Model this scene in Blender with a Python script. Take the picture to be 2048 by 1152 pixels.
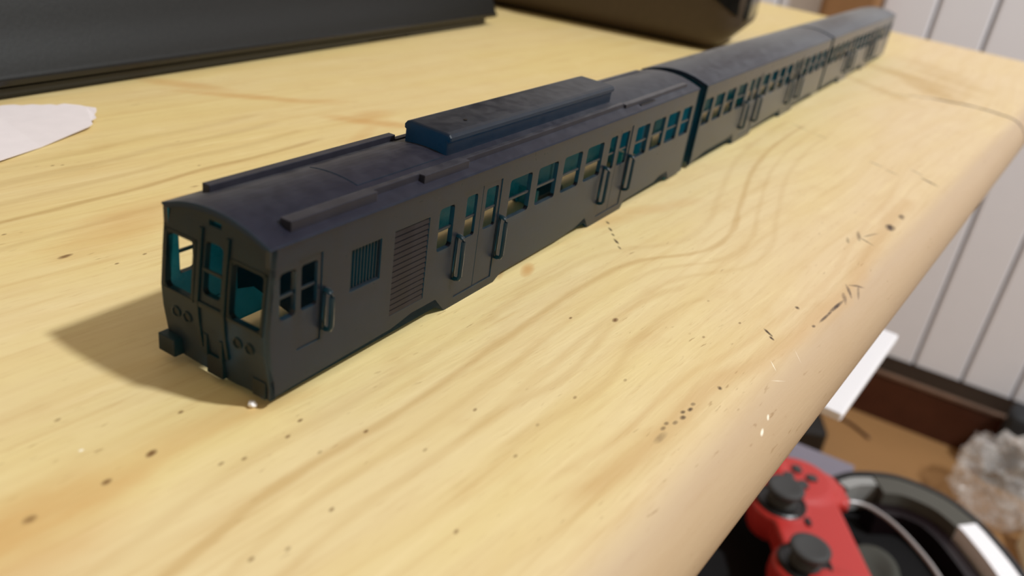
import bpy, bmesh, math, random
from mathutils import Vector, Matrix, noise

random.seed(4)
S = 0.001                      # every shape below is given in millimetres
C = bpy.context.scene.collection
scn = bpy.context.scene
for o in list(bpy.data.objects):
    bpy.data.objects.remove(o)

# ------------------------------------------------------------------ camera
YAW = 0.0773                   # the train stands at a slight angle to the desk edge
cam_d = bpy.data.cameras.new('camera')
cam = bpy.data.objects.new('camera', cam_d)
C.objects.link(cam)
right = Vector((0.586321, -0.798480, 0.136594))
down = Vector((-0.291227, -0.365112, -0.884240))
fwd = Vector((0.755920, 0.478668, -0.446611))
mw = Matrix((right, -down, -fwd)).transposed().to_4x4()
mw.translation = Vector((-55.248, -66.817, 62.724)) * S
cam.matrix_world = mw
cam_d.sensor_width = 36
cam_d.lens = 36 * 1671.38 / 2048
cam_d.clip_start = 0.005
cam_d.clip_end = 20
cam_d.dof.use_dof = True
cam_d.dof.focus_distance = 0.132
cam_d.dof.aperture_fstop = 29.38 / 1.35
scn.camera = cam

# ------------------------------------------------------------------ light
world = bpy.data.worlds.new('room_light')
scn.world = world
world.use_nodes = True
bg = world.node_tree.nodes['Background']
bg.inputs[0].default_value = (1.0, 0.84, 0.64, 1)
bg.inputs[1].default_value = 0.45
lamp_d = bpy.data.lights.new('ceiling_bulb', 'POINT')
lamp_d.energy = 178
lamp_d.color = (0.92, 0.97, 1.0)
lamp_d.shadow_soft_size = 0.07
lamp = bpy.data.objects.new('ceiling_bulb', lamp_d)
lamp.location = Vector((650, -1170, 1760)) * S
C.objects.link(lamp)
vs = scn.view_settings
vs.view_transform = 'Standard'
vs.look = 'None'
vs.gamma = 1
vs.exposure = 0.0
vs.use_curve_mapping = False


# ------------------------------------------------------------------ materials
def lin(r, g, b):
    def f(c):
        c /= 255
        return c / 12.92 if c <= 0.04045 else ((c + 0.055) / 1.055) ** 2.4
    return (f(r), f(g), f(b), 1)


class NT:
    """small helper to wire nodes"""
    def __init__(s, mat):
        mat.use_nodes = True
        s.t = mat.node_tree
        s.b = s.t.nodes['Principled BSDF']
        s.out = s.t.nodes['Material Output']

    def n(s, kind, **props):
        nd = s.t.nodes.new(kind)
        for k, v in props.items():
            setattr(nd, k, v)
        return nd

    def link(s, a, b):
        s.t.links.new(a, b)

    def setin(s, nd, key, v):
        if isinstance(v, bpy.types.NodeSocket):
            s.link(v, nd.inputs[key])
        else:
            nd.inputs[key].default_value = v

    def math(s, op, a, b=0.0, c=0.0, clamp=False):
        nd = s.n('ShaderNodeMath', operation=op, use_clamp=clamp)
        s.setin(nd, 0, a)
        s.setin(nd, 1, b)
        s.setin(nd, 2, c)
        return nd.outputs[0]

    def coords(s, scale=(1, 1, 1), loc=(0, 0, 0), rot=(0, 0, 0)):
        if not hasattr(s, 'tc'):
            s.tc = s.n('ShaderNodeTexCoord')
        mp = s.n('ShaderNodeMapping')
        mp.inputs['Scale'].default_value = scale
        mp.inputs['Location'].default_value = loc
        mp.inputs['Rotation'].default_value = rot
        s.link(s.tc.outputs['Object'], mp.inputs[0])
        return mp.outputs[0]

    def noise(s, vec, scale, detail=3, rough=0.5, dist=0):
        nd = s.n('ShaderNodeTexNoise')
        s.link(vec, nd.inputs['Vector'])
        nd.inputs['Scale'].default_value = scale
        nd.inputs['Detail'].default_value = detail
        nd.inputs['Roughness'].default_value = rough
        nd.inputs['Distortion'].default_value = dist
        return nd.outputs['Fac']

    def ramp(s, fac, lo, hi, a=0.0, b=1.0, smooth=True):
        nd = s.n('ShaderNodeMapRange', interpolation_type='SMOOTHSTEP' if smooth else 'LINEAR')
        s.setin(nd, 0, fac)
        s.setin(nd, 1, lo)
        s.setin(nd, 2, hi)
        s.setin(nd, 3, a)
        s.setin(nd, 4, b)
        return nd.outputs[0]

    def mix(s, fac, a, b, blend='MIX'):
        nd = s.n('ShaderNodeMix', data_type='RGBA', blend_type=blend)
        s.setin(nd, 0, fac)
        s.setin(nd, 6, a)
        s.setin(nd, 7, b)
        return nd.outputs[2]

    def bump(s, height, strength=0.2, dist=0.0005):
        nd = s.n('ShaderNodeBump')
        s.setin(nd, 'Strength', strength)
        s.setin(nd, 'Distance', dist)
        s.link(height, nd.inputs['Height'])
        s.link(nd.outputs[0], s.b.inputs['Normal'])
        return nd.outputs[0]


def plain(name, col, rough=0.5, spec=0.5, grain=0.0, gscale=900, metal=0.0):
    m = bpy.data.materials.new(name)
    t = NT(m)
    v = t.coords()
    f = t.noise(v, gscale, 3)
    d = [c * (1 - grain) for c in col[:3]] + [1]
    h = [min(1, c * (1 + grain)) for c in col[:3]] + [1]
    t.link(t.mix(f, d, h), t.b.inputs['Base Color'])
    t.b.inputs['Roughness'].default_value = rough
    t.b.inputs['Specular IOR Level'].default_value = spec
    t.b.inputs['Metallic'].default_value = metal
    if grain:
        t.bump(f, 0.15, 0.0002)
    return m


def resin(name, glow=0.20, diff=(0.012, 0.009, 0.013, 1), trans=(0.08, 0.78, 0.99, 1), rough=0.36, rb=.25, ior=1.40, skin=.88):
    """dark translucent printing resin: dark to look at, teal to look through, satin skin"""
    m = bpy.data.materials.new(name)
    t = NT(m)
    t.t.nodes.remove(t.b)
    f = t.noise(t.coords((1, 1, 1)), 420, 4, 0.6)
    layers = t.noise(t.coords((60, 60, 9000)), 1.0, 1)
    streak = t.noise(t.coords((18, 60, 130), rot=(0, .75, 0)), 1.0, 4, .65)     # faint streaks left by sanding
    bp = t.n('ShaderNodeBump')
    bp.inputs['Strength'].default_value = rb
    bp.inputs['Distance'].default_value = 0.00006
    t.link(t.math('ADD', f, t.math('MULTIPLY', layers, .6)), bp.inputs['Height'])
    df = t.n('ShaderNodeBsdfDiffuse')
    t.link(t.mix(f, [c * .7 for c in diff[:3]] + [1], [c * 1.35 for c in diff[:3]] + [1]), df.inputs[0])
    tr = t.n('ShaderNodeBsdfTranslucent')
    tr.inputs[0].default_value = trans
    gl = t.n('ShaderNodeBsdfGlossy')
    gl.inputs[0].default_value = (skin, skin, skin, 1)
    t.link(t.math('ADD', t.ramp(streak, .35, .65, -.05, .07), t.ramp(f, .3, .7, rough - .05, rough + .07)), gl.inputs['Roughness'])
    fr = t.n('ShaderNodeFresnel')
    fr.inputs['IOR'].default_value = ior
    for nd in (df, gl, fr):
        t.link(bp.outputs[0], nd.inputs['Normal'])
    m1 = t.n('ShaderNodeMixShader')
    m1.inputs[0].default_value = glow
    t.link(df.outputs[0], m1.inputs[1])
    t.link(tr.outputs[0], m1.inputs[2])
    m2 = t.n('ShaderNodeMixShader')
    geo = t.n('ShaderNodeNewGeometry')
    t.link(t.math('MULTIPLY', fr.outputs[0], t.math('SUBTRACT', 1.0, geo.outputs['Backfacing'])), m2.inputs[0])
    t.link(m1.outputs[0], m2.inputs[1])
    t.link(gl.outputs[0], m2.inputs[2])
    t.link(m2.outputs[0], t.out.inputs[0])
    return m


def pine(name):
    """yellow pine board, grain along x, with its knots, smears, pits and scratches"""
    m = bpy.data.materials.new(name)
    t = NT(m)
    sep = t.n('ShaderNodeSeparateXYZ')
    t.link(t.coords((1000, 1000, 1000)), sep.inputs[0])     # millimetres
    X, Y, Z = sep.outputs
    wob = t.noise(t.coords((4, 11, 11)), 1.0, 2)
    w = t.math('MULTIPLY', t.math('SUBTRACT', wob, .5), 48.0)
    field = t.math('ADD', t.math('ADD', Y, t.math('MULTIPLY', Z, -0.8)), w)
    ring = t.math('SINE', t.math('MULTIPLY', field, 0.62))
    ring2 = t.math('SINE', t.math('MULTIPLY', field, 1.9))
    fib = t.noise(t.coords((26, 520, 520)), 1.0, 5, .62)
    fine = t.noise(t.coords((190, 1900, 1900)), 1.0, 3, .6)
    patch = t.noise(t.coords((9, 34, 34), loc=(.3, .1, 0)), 1.0, 4, .6)
    mott = t.noise(t.coords((70, 150, 150)), 1.0, 3, .6)
    c = t.mix(t.ramp(patch, .34, .66), lin(224, 202, 143), lin(224, 202, 154))
    pinky = t.ramp(t.math('ADD', Y, t.math('ADD', t.math('MULTIPLY', X, -.16), t.math('MULTIPLY', w, .8))), -20, -58)
    c = t.mix(t.math('MULTIPLY', pinky, .60), c, lin(219, 190, 155))
    back = t.ramp(t.math('ADD', Y, w), 20, 70)
    c = t.mix(t.math('MULTIPLY', back, .40), c, lin(212, 184, 120))
    c = t.mix(t.ramp(ring, .1, 1.0, 0, .15), c, lin(206, 172, 108))
    c = t.mix(t.ramp(ring2, .5, 1.0, 0, .08), c, lin(190, 150, 92))
    c = t.mix(t.ramp(fib, .50, .80, 0, .48), c, lin(196, 160, 102))
    c = t.mix(t.ramp(fib, .46, .22, 0, .42), c, lin(240, 220, 172))
    c = t.mix(t.ramp(mott, .52, .78, 0, .22), c, lin(196, 158, 104))
    c = t.mix(t.ramp(mott, .45, .22, 0, .22), c, lin(240, 220, 170))
    c = t.mix(t.ramp(fine, .56, .80, 0, .30), c, lin(184, 146, 92))
    # the worn pinkish edge
    wear = t.ramp(t.math('ADD', t.math('ADD', Y, t.math('MULTIPLY', Z, .25)), t.math('MULTIPLY', w, .12)), -38.0, -44.5)
    c = t.mix(t.math('MULTIPLY', wear, .78), c, lin(176, 149, 121))
    # short dark pores along the grain
    pore = t.noise(t.coords((240, 1300, 1300)), 1.0, 2, .55)
    pm = t.noise(t.coords((45, 60, 60)), 1.0, 2, .5)
    c = t.mix(t.math('MULTIPLY', t.ramp(pore, .655, .76), t.ramp(pm, .45, .62, 0, .55)), c, lin(140, 104, 60))

    jit = t.math('MULTIPLY', t.math('SUBTRACT', t.noise(t.coords((500, 1300, 1300)), 1.0, 3, .65), .5), 1.7)
    jit2 = t.math('MULTIPLY', t.math('SUBTRACT', t.noise(t.coords((90, 260, 260)), 1.0, 4, .6), .5), 2.6)

    # grain lines that wander along the board: (control points, offset, half width, strength)
    def grain_line(pts, offs, hw, st, col, c):
        x0, x1 = pts[0][0], pts[-1][0]
        lo, hi = -60.0, 100.0
        fc = t.n('ShaderNodeFloatCurve')
        cu = fc.mapping.curves[0]
        cu.points[0].location = (0, (pts[0][1] - lo) / (hi - lo))
        cu.points[1].location = (1, (pts[-1][1] - lo) / (hi - lo))
        for px, py in pts[1:-1]:
            cu.points.new((px - x0) / (x1 - x0), (py - lo) / (hi - lo))
        fc.mapping.update()
        t.link(t.math('MULTIPLY_ADD', X, 1 / (x1 - x0), -x0 / (x1 - x0), clamp=True), fc.inputs['Value'])
        yc = t.math('MULTIPLY_ADD', fc.outputs[0], hi - lo, lo)
        dy = t.math('SUBTRACT', Y, yc)
        ends = t.math('MULTIPLY', t.ramp(X, x0, x0 + 8), t.ramp(X, x1, x1 - 8))
        for o, h, s_ in zip(offs, hw, st):
            d = t.math('ABSOLUTE', t.math('ADD', dy, -o))
            d = t.math('ADD', d, t.math('MULTIPLY', jit2, h * .55))
            k = t.math('MULTIPLY', t.ramp(d, h * 1.5, h * .1, 0, s_), ends)
            c = t.mix(k, c, col)
        return c
    gcol = lin(186, 148, 90)
    c = grain_line([(-34, -15), (-22.5, -13.6), (-9.4, -11.4), (13.5, -10.7), (34.9, -9.1), (63.2, -7.2), (78.2, -8.2), (96.5, -15.0), (109.9, -14.5), (127.9, -9.2), (170, 2), (230, 8)],
                   (0, -4.5, 5.5, -9), (.8, .7, .9, .8), (.46, .22, .2, .2), gcol, c)
    c = grain_line([(10, -35), (29.2, -37.4), (47.8, -37.2), (62.1, -39.4), (78.4, -40.8), (108.0, -41.4), (129.2, -39.0), (180, -37)],
                   (0, 4), (1.9, .8), (.42, .2), lin(192, 150, 96), c)
    c = grain_line([(-20, 67), (1.7, 68.6), (15.2, 69.5), (31.1, 70.7), (43.8, 72.8), (53.0, 72.9), (80, 76)],
                   (0, 7, -9, 15, 22), (.8, 1.1, .9, 1.4, 1.2), (.5, .25, .25, .28, .22), lin(170, 132, 76), c)
    c = grain_line([(-45, .5), (-30.7, 1.1), (-19.6, 1.4), (-8.3, 2.6), (0, 2.0), (10, 1)], (0, -1.5), (2.4, .9), (.36, .24), lin(206, 164, 100), c)
    c = grain_line([(10, -20), (20.8, -19.8), (34.9, -20.9), (54.4, -17.8), (68.4, -17.6), (80, -20.4)], (0, -5), (.8, .9), (.28, .25), gcol, c)

    # marks: (x, y, half length, half width, angle, strength)
    br = [(97, 80, 9.5, 2.6, -.9, .5), (101, 83, 6, 3.8, .2, .32), (88, 73, 14, 1.5, .5, .22), (76, 127, 10, 2.8, -.9, .38), (85, 110, 16, 2.0, -.75, .45), (96, 101, 9, 1.6, -.5, .3),
          (58.8, 2.8, 2.4, .9, .4, .75), (55, 6, 3.0, .5, .6, .4), (16, 57, 12, 5, .4, .28), (-30, -1, 10, 6, .3, .35), (91, 7, 9, 2.6, -.3, .30), (105, 4, 9, 2.0, -.3, .28), (115, 1, 8, 1.6, -.3, .2)]
    tan = [(382, 6, 26, 9, 1.1, .55), (360, -6, 20, 8, .6, .6), (404, -6, 22, 9, .9, .4), (330, 10, 22, 4, .9, .35), (430, 5, 25, 8, .8, .3)]
    pit = [(3.2, 51.8, 1.1, .45, .1, .8), (-14.2, 2.4, .7, .42, .3, .85), (-20, 1.4, .6, .36, .2, .8), (55.3, -17.3, .8, .4, .2, .75), (-27.8, 1.5, .7, .5, .3, .6)]
    for px, py in [(20.9, 88.5), (22.5, 87.9), (43.4, 74.8), (7.7, 45.2), (12.7, 45.7), (.2, 64.1), (-18.1, 14.4), (-7.6, 6.7), (-7.7, -5.1), (-10, -4.1), (-1.7, -5.3), (1.4, -3.9), (5.6, -10.8), (-6.5, -17.9),
                   (-13.3, -19), (-16.6, -17.6), (.3, -29.4), (8.1, -18.1), (-1, -10), (18.9, -17.1), (40.6, -27.4), (31.3, -24.7), (22.3, -24.7), (15.1, -26.4), (71.7, -32.3), (62, -30), (50, -12), (75, -25)]:
        pit.append((px, py, .40, .22, .2, .35 + .35 * abs(math.sin(px * 3.1))))
    dk = [(148.5, -38.7, 2.6, 1.1, .2, .85), (159.5, -38.8, 2.0, .7, .2, .7),
          (72.5, -37.0, 1.3, .30, .9, .95), (71.0, -38.2, .7, .28, .9, .9),
          (91.4, 5.3, .8, .3, .9, .8), (88.6, 3.0, .9, .3, .9, .9), (86.6, 1.2, .6, .3, .9, .8), (84.2, -.9, 1.2, .32, .9, .9), (82, -2.9, .8, .25, .9, .7),
          (222, 8, 4, .4, 1.1, .5), (218, 0, 3, .4, 1.2, .4), (203, -21.5, 2.5, .4, 1.1, .6), (199, -27, 2.5, .4, 1.1, .5), (207, -32.3, 3, .5, .9, .4), (200.5, -37, 3.5, .6, .9, .7),
          (88, -42.2, 3.6, .26, -.02, .8), (94, -42.3, 3.8, .34, -.04, .85), (82, -41.8, .6, .3, 0, .8), (99, -42.3, 2.0, .5, .4, .5), (103, -42.0, 2.4, .4, .5, .6), (107, -42.4, 2.0, .4, -.6, .55), (105, -43.4, 2.6, .3, .3, .4),
          (135, -35, 3.2, .5, .3, .5), (133.5, -37, 2.4, .4, 1.0, .5), (138.7, -36.8, 3.0, .4, -.3, .4), (130, -34, 2, .4, .3, .4),
          (34.1, -36.8, .6, .3, 0, .55), (35.5, -36.6, .5, .28, 0, .55), (36.6, -37.4, .6, .3, 0, .6), (38.5, -37.6, .6, .36, 0, .8), (39.7, -37.0, .5, .3, 0, .7), (41.1, -37.5, .6, .3, 0, .8), (42.6, -37.2, .5, .3, 0, .55), (32, -37.5, 1.6, .5, 0, .35),
          (49.6, -38.2, .5, .35, .5, .7), (86.2, -37.4, .6, .4, .5, .75),
          (330, 0, 8, .9, 2.2, .35), (337, -7, 6, 1.0, 2.0, .5), (341.5, -15, 6, 1.7, 1.85, .85), (344.5, -23, 6, 1.7, 1.65, .9), (344, -31, 6, 1.6, 1.4, .9), (341, -38, 5, 1.6, 1.3, .9), (339, -44, 6, 1.5, 1.4, .9), (339, -49, 5, 1.2, 1.5, .8)]
    fleck = [(62.8, -41.6, 1.2, .10, .7, .7), (51.2, -45.6, .6, .18, .3, .8), (47.6, -46.2, .8, .2, .2, .85), (60, -43.5, 1.5, .08, -.5, .35), (70, -43.2, 1.4, .08, .8, .3), (-19.1, 7.8, .28, .2, 0, .95)]

    def masks(lst, jt, soft):
        acc = None
        for mx, my, a, b, ang, st in lst:
            ca, sa = math.cos(ang), math.sin(ang)
            u = t.math('MULTIPLY_ADD', X, ca / a, t.math('MULTIPLY_ADD', Y, sa / a, -(mx * ca + my * sa) / a))
            v = t.math('MULTIPLY_ADD', X, -sa / b, t.math('MULTIPLY_ADD', Y, ca / b, (mx * sa - my * ca) / b))
            r = t.math('MULTIPLY_ADD', v, v, t.math('MULTIPLY_ADD', u, u, jt))
            k = t.math('MULTIPLY_ADD', r, -st / soft, st * 1.15, clamp=True)
            acc = k if acc is None else t.math('MAXIMUM', acc, k)
        return acc
    c = t.mix(masks(br, jit2, 2.0), c, lin(198, 146, 82))
    c = t.mix(masks(tan, jit2, 1.8), c, lin(192, 156, 96))
    c = t.mix(masks(pit, jit, 1.5), c, lin(112, 78, 42))
    c = t.mix(masks(dk, jit, 1.3), c, lin(70, 50, 34))
    c = t.mix(masks(fleck, jit, 1.3), c, lin(252, 244, 224))
    t.link(c, t.b.inputs['Base Color'])
    t.b.inputs['Roughness'].default_value = 0.48
    t.b.inputs['Specular IOR Level'].default_value = 0.35
    t.bump(t.math('ADD', t.math('ADD', fib, fine), t.math('MULTIPLY', mott, .6)), 0.22, 0.00022)
    return m


M = {}
M['pine'] = pine('pine')
M['resin'] = resin('resin')
M['resin_dense'] = resin('resin_dense', 0.08)
M['resin_inner_glow'] = resin('resin_inner_glow', 0.30, (0.028, 0.31, 0.47, 1), rough=0.3)  # teal diffuse puts light glowing through the walls into the inner faces
M['resin_pod'] = resin('resin_pod', 0.28, (0.012, 0.012, 0.018, 1), ior=1.34, skin=.7, trans=(0.02, 0.46, 0.72, 1))
M['resin_riser_glow'] = resin('resin_riser_glow', 0.5, (0.035, 0.30, 0.37, 1), trans=(0.16, 0.88, 0.98, 1))  # same resin with teal painted in, as if light came through the riser
M['resin_roof'] = resin('resin_roof', 0.18, (0.018, 0.016, 0.028, 1), rough=.46, ior=1.28, skin=.60)
M['resin_end'] = resin('resin_end', 0.34, (0.008, 0.014, 0.018, 1), ior=1.36)
M['resin_front'] = resin('resin_front', 0.20, (0.007, 0.008, 0.010, 1), ior=1.32, trans=(0.07, 0.76, 0.96, 1))
M['resin_rail'] = resin('resin_rail', 0.03, (0.022, 0.021, 0.030, 1), rough=0.42, ior=1.34, skin=.75, rb=.06)
M['console'] = plain('console_black', lin(30, 29, 27), 0.42, 0.5, 0.35, 1500)
M['console_gloss'] = plain('console_gloss', lin(20, 18, 16), 0.18, 0.5)
M['console_grain'] = plain('console_grain', lin(20, 19, 17), 0.55, 0.35, 0.6, 1100)
M['paper'] = plain('paper', lin(222, 212, 212), 0.85, 0.2, 0.05, 300)
M['card'] = plain('white_card', lin(246, 244, 248), 0.6, 0.3, 0.02)
M['red'] = plain('red_plastic', lin(190, 50, 46), 0.36, 0.5, 0.04)
M['rubber'] = plain('stick_rubber', lin(62, 62, 62), 0.6, 0.4, 0.1)
M['blackplastic'] = plain('black_plastic', lin(22, 21, 21), 0.35, 0.5, 0.05)
M['darkgloss'] = plain('dark_gloss', lin(22, 12, 15), 0.30, 0.4)
M['seat'] = plain('seat_cloth', lin(20, 19, 20), 0.9, 0.2, 0.3, 700)
M['padgrey'] = plain('pad_grey', lin(84, 82, 76), 0.8, 0.3, 0.1, 800)
M['olive'] = plain('ear_pad', lin(66, 66, 60), 0.8, 0.3, 0.1, 800)
M['silver'] = plain('silver_wire', lin(176, 172, 172), 0.35, 0.5, 0.02, 500, 0.3)
M['lightgrey'] = plain('light_grey', lin(150, 150, 148), 0.5, 0.4)
M['violet'] = plain('grey_violet', lin(128, 122, 134), 0.7, 0.3, 0.05)
M['wallpaint'] = plain('wall_paint', lin(231, 232, 241), 0.7, 0.3, 0.02, 30)
M['groove'] = plain('wall_groove', lin(112, 106, 104), 0.8, 0.2)  # darkened backing puts the shade of the grooves into the colour
M['mahogany'] = plain('mahogany', lin(70, 36, 25), 0.3, 0.4, 0.3, 40)
M['darkledge'] = plain('dark_ledge', lin(46, 33, 24), 0.5, 0.4, 0.2, 40)
M['highlight_bead'] = plain('highlight_bead', lin(108, 82, 66), 0.35, 0.5, 0.5, 25)  # lighter brown paints in the highlight line along the baseboard
M['brownpost'] = plain('brown_post', lin(150, 112, 76), 0.6, 0.3, 0.15, 40)
M['floorwood'] = plain('floor_wood', lin(158, 118, 76), 0.55, 0.3, 0.12, 9)
M['black'] = plain('black_bag', lin(36, 38, 42), 0.6, 0.4, 0.1, 60)
M['cream'] = plain('cream', lin(238, 230, 208), 0.6, 0.3, 0.03, 60)
M['steel'] = plain('chair_metal', lin(60, 60, 62), 0.35, 0.5, 0, 60, 0.8)
M['green'] = plain('green_print', lin(120, 160, 40), 0.5, 0.3)


def polythene():
    m = bpy.data.materials.new('clear_polythene')
    t = NT(m)
    t.b.inputs['Base Color'].default_value = (.86, .83, .82, 1)
    t.b.inputs['Roughness'].default_value = .16
    t.b.inputs['Specular IOR Level'].default_value = 0.8
    tp = t.n('ShaderNodeBsdfTransparent')
    mx = t.n('ShaderNodeMixShader')
    f = t.noise(t.coords(), 22, 3)
    t.link(t.ramp(f, .35, .65, .14, .40), mx.inputs[0])
    t.link(tp.outputs[0], mx.inputs[1])
    t.link(t.b.outputs[0], mx.inputs[2])
    t.link(mx.outputs[0], t.out.inputs[0])
    return m


M['poly'] = polythene()


# ------------------------------------------------------------------ object helpers
def thing(name, label, cat, loc=(0, 0, 0), rotz=0.0, group=None, kind=None):
    o = bpy.data.objects.new(name, None)
    o.empty_display_size = 0.01
    C.objects.link(o)
    o.location = Vector(loc) * S
    o.rotation_euler = (0, 0, rotz)
    if label:
        o['label'] = label
        o['category'] = cat
    if group:
        o['group'] = group
    if kind:
        o['kind'] = kind
    return o


def obj(name, bm, mat, parent=None, bevel=0, smooth=False, seg=2, label=None, kind=None, tag=None, loc=None, rotz=0, angle=0.6):
    for vtx in bm.verts:
        vtx.co *= S
    bmesh.ops.recalc_face_normals(bm, faces=bm.faces)
    me = bpy.data.meshes.new(name)
    bm.to_mesh(me)
    bm.free()
    if mat:
        me.materials.append(mat)
        if any(p.material_index for p in me.polygons):
            me.materials.append(M['resin_inner_glow'])
    if smooth:
        for p in me.polygons:
            p.use_smooth = True
    o = bpy.data.objects.new(name, me)
    C.objects.link(o)
    if parent:
        o.parent = parent
    if bevel:
        b = o.modifiers.new('bevel', 'BEVEL')
        b.width = bevel * S
        b.segments = seg
        b.limit_method = 'ANGLE'
        b.angle_limit = angle
        b.harden_normals = False
    if loc:
        o.location = Vector(loc) * S
    if rotz:
        o.rotation_euler = (0, 0, rotz)
    if label:
        o['label'] = label
    if kind:
        o['kind'] = kind
    if tag:
        o['label'], o['category'] = tag[0], tag[1]
        if len(tag) > 2:
            o['group'] = tag[2]
    return o


def share(src, parent, loc=(0, 0, 0)):
    o = src.copy()
    o.parent = parent
    C.objects.link(o)
    o.location = Vector(loc) * S
    return o


def box(bm, x0, x1, y0, y1, z0, z1):
    vsx = [bm.verts.new((x, y, z)) for x in (x0, x1) for y in (y0, y1) for z in (z0, z1)]
    for f in ((0, 1, 3, 2), (4, 6, 7, 5), (0, 4, 5, 1), (2, 3, 7, 6), (0, 2, 6, 4), (1, 5, 7, 3)):
        bm.faces.new([vsx[i] for i in f])
    return vsx


def bx(*a):
    bm = bmesh.new()
    box(bm, *a)
    return bm


def prism(bm, pts, axis, a, b):
    """polygon pts extruded along an axis from a to b; pts are the two other coordinates in order"""
    def P(p, k):
        if axis == 0:
            return (k, p[0], p[1])
        if axis == 1:
            return (p[0], k, p[1])
        return (p[0], p[1], k)
    A = [bm.verts.new(P(p, a)) for p in pts]
    B = [bm.verts.new(P(p, b)) for p in pts]
    bm.faces.new(A)
    bm.faces.new(B[::-1])
    n = len(pts)
    for i in range(n):
        bm.faces.new((A[i], A[(i + 1) % n], B[(i + 1) % n], B[i]))


def tube(bm, pts, r, seg=10, closed=False, flat=None):
    pts = [Vector(p) for p in pts]
    n = len(pts)
    rings = []
    up0 = Vector((0, 0, 1))
    for i, p in enumerate(pts):
        if closed:
            d = pts[(i + 1) % n] - pts[i - 1]
        else:
            d = pts[min(i + 1, n - 1)] - pts[max(i - 1, 0)]
        d.normalize()
        up = up0 if abs(d.z) < .95 else Vector((0, 1, 0))
        a = d.cross(up).normalized()
        b = a.cross(d).normalized()
        rr = r[i] if isinstance(r, (list, tuple)) else r
        rings.append([bm.verts.new(p + a * math.cos(2 * math.pi * k / seg) * rr + b * math.sin(2 * math.pi * k / seg) * rr * (flat or 1)) for k in range(seg)])
    m = n if closed else n - 1
    for i in range(m):
        A, B = rings[i], rings[(i + 1) % n]
        for k in range(seg):
            bm.faces.new((A[k], A[(k + 1) % seg], B[(k + 1) % seg], B[k]))
    if not closed:
        bm.faces.new(rings[0])
        bm.faces.new(rings[-1][::-1])


def lathe(bm, prof, cx=0, cy=0, seg=32, sx=1.0, sy=1.0):
    rings = []
    for r, z in prof:
        rings.append([bm.verts.new((cx + math.cos(2 * math.pi * k / seg) * r * sx, cy + math.sin(2 * math.pi * k / seg) * r * sy, z)) for k in range(seg)])
    for A, B in zip(rings, rings[1:]):
        for k in range(seg):
            bm.faces.new((A[k], A[(k + 1) % seg], B[(k + 1) % seg], B[k]))
    bm.faces.new(rings[0])
    bm.faces.new(rings[-1][::-1])


def sweep(bm, path, sect, closed=False):
    """sect is a closed polygon of (outward, up) offsets, swept along a flat path (x, y, z)"""
    n = len(path)
    pts = [Vector(p) for p in path]
    rings = []
    for i, p in enumerate(pts):
        d = (pts[(i + 1) % n] - pts[i - 1]) if closed else (pts[min(i + 1, n - 1)] - pts[max(i - 1, 0)])
        d.z = 0
        d.normalize()
        nrm = Vector((d.y, -d.x, 0))
        rings.append([bm.verts.new(p + nrm * s[0] + Vector((0, 0, s[1]))) for s in sect])
    k = len(sect)
    for i in range(n if closed else n - 1):
        A, B = rings[i], rings[(i + 1) % n]
        for j in range(k):
            bm.faces.new((A[j], A[(j + 1) % k], B[(j + 1) % k], B[j]))
    if not closed:
        bm.faces.new(rings[0][::-1])
        bm.faces.new(rings[-1])


def spline(pts, n=8):
    """Catmull-Rom through the points"""
    P = [Vector(p) for p in pts]
    P = [2 * P[0] - P[1]] + P + [2 * P[-1] - P[-2]]
    out = []
    for i in range(1, len(P) - 2):
        for k in range(n):
            u = k / n
            a, b, c, d = P[i - 1], P[i], P[i + 1], P[i + 2]
            out.append(.5 * ((2 * b) + (c - a) * u + (2 * a - 5 * b + 4 * c - d) * u * u + (3 * b - a - 3 * c + d) * u ** 3))
    out.append(P[-2])
    return out


# ------------------------------------------------------------------ the room
floor = obj('floor', bx(-1500, 1700, -2000, 1500, -750, -730), M['floorwood'], kind='structure')
WALL_ANGLE = 0.098
wall = obj('wall_back', bx(9, 30, -1200, 1200, -2, 2500), M['groove'], kind='structure', loc=(1425, 0, -730), rotz=WALL_ANGLE)
# each tongue-and-groove board of the wall
plank_bm = bmesh.new()
w = 78.5
prism(plank_bm, [(9.5, 2.0), (3, 2.0), (0, 5.0), (0, w - 5.0), (3, w - 2.0), (9.5, w - 2.0)], 2, 0, 2480)
plank0 = obj('plank', plank_bm, M['wallpaint'], wall, loc=(0, 24 - 9 * w, 0))
for k in range(1, 19):
    share(plank0, wall, (0, 24 + (k - 9) * w, 0))
bb = bmesh.new()
prism(bb, [(0, 0), (-16, 0), (-16, 82), (-13, 86), (0, 86)], 1, -1000, 1000)
base = obj('baseboard_back', bb, M['mahogany'], kind='structure', loc=(1424.5, 0, -730), rotz=WALL_ANGLE)
lg = bmesh.new()
prism(lg, [(0, 86.3), (-13, 86.3), (-11, 92), (-5, 112), (-4, 118), (0, 118)], 1, -1000, 1000)
obj('ledge', lg, M['darkledge'], base)
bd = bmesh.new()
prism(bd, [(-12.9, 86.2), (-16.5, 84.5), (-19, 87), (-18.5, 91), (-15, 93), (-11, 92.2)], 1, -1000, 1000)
obj('highlight_bead', bd, M['highlight_bead'], base)  # strip added to carry the painted highlight
pb = bmesh.new()
prism(pb, [(-34, -42), (-1, -42), (-1, 42), (-34, 42), (-40, 34), (-40, -34)], 2, 0, 2300)
obj('trim_1', pb, M['brownpost'], kind='structure', loc=(1396, 300, -730), rotz=WALL_ANGLE)

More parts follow.
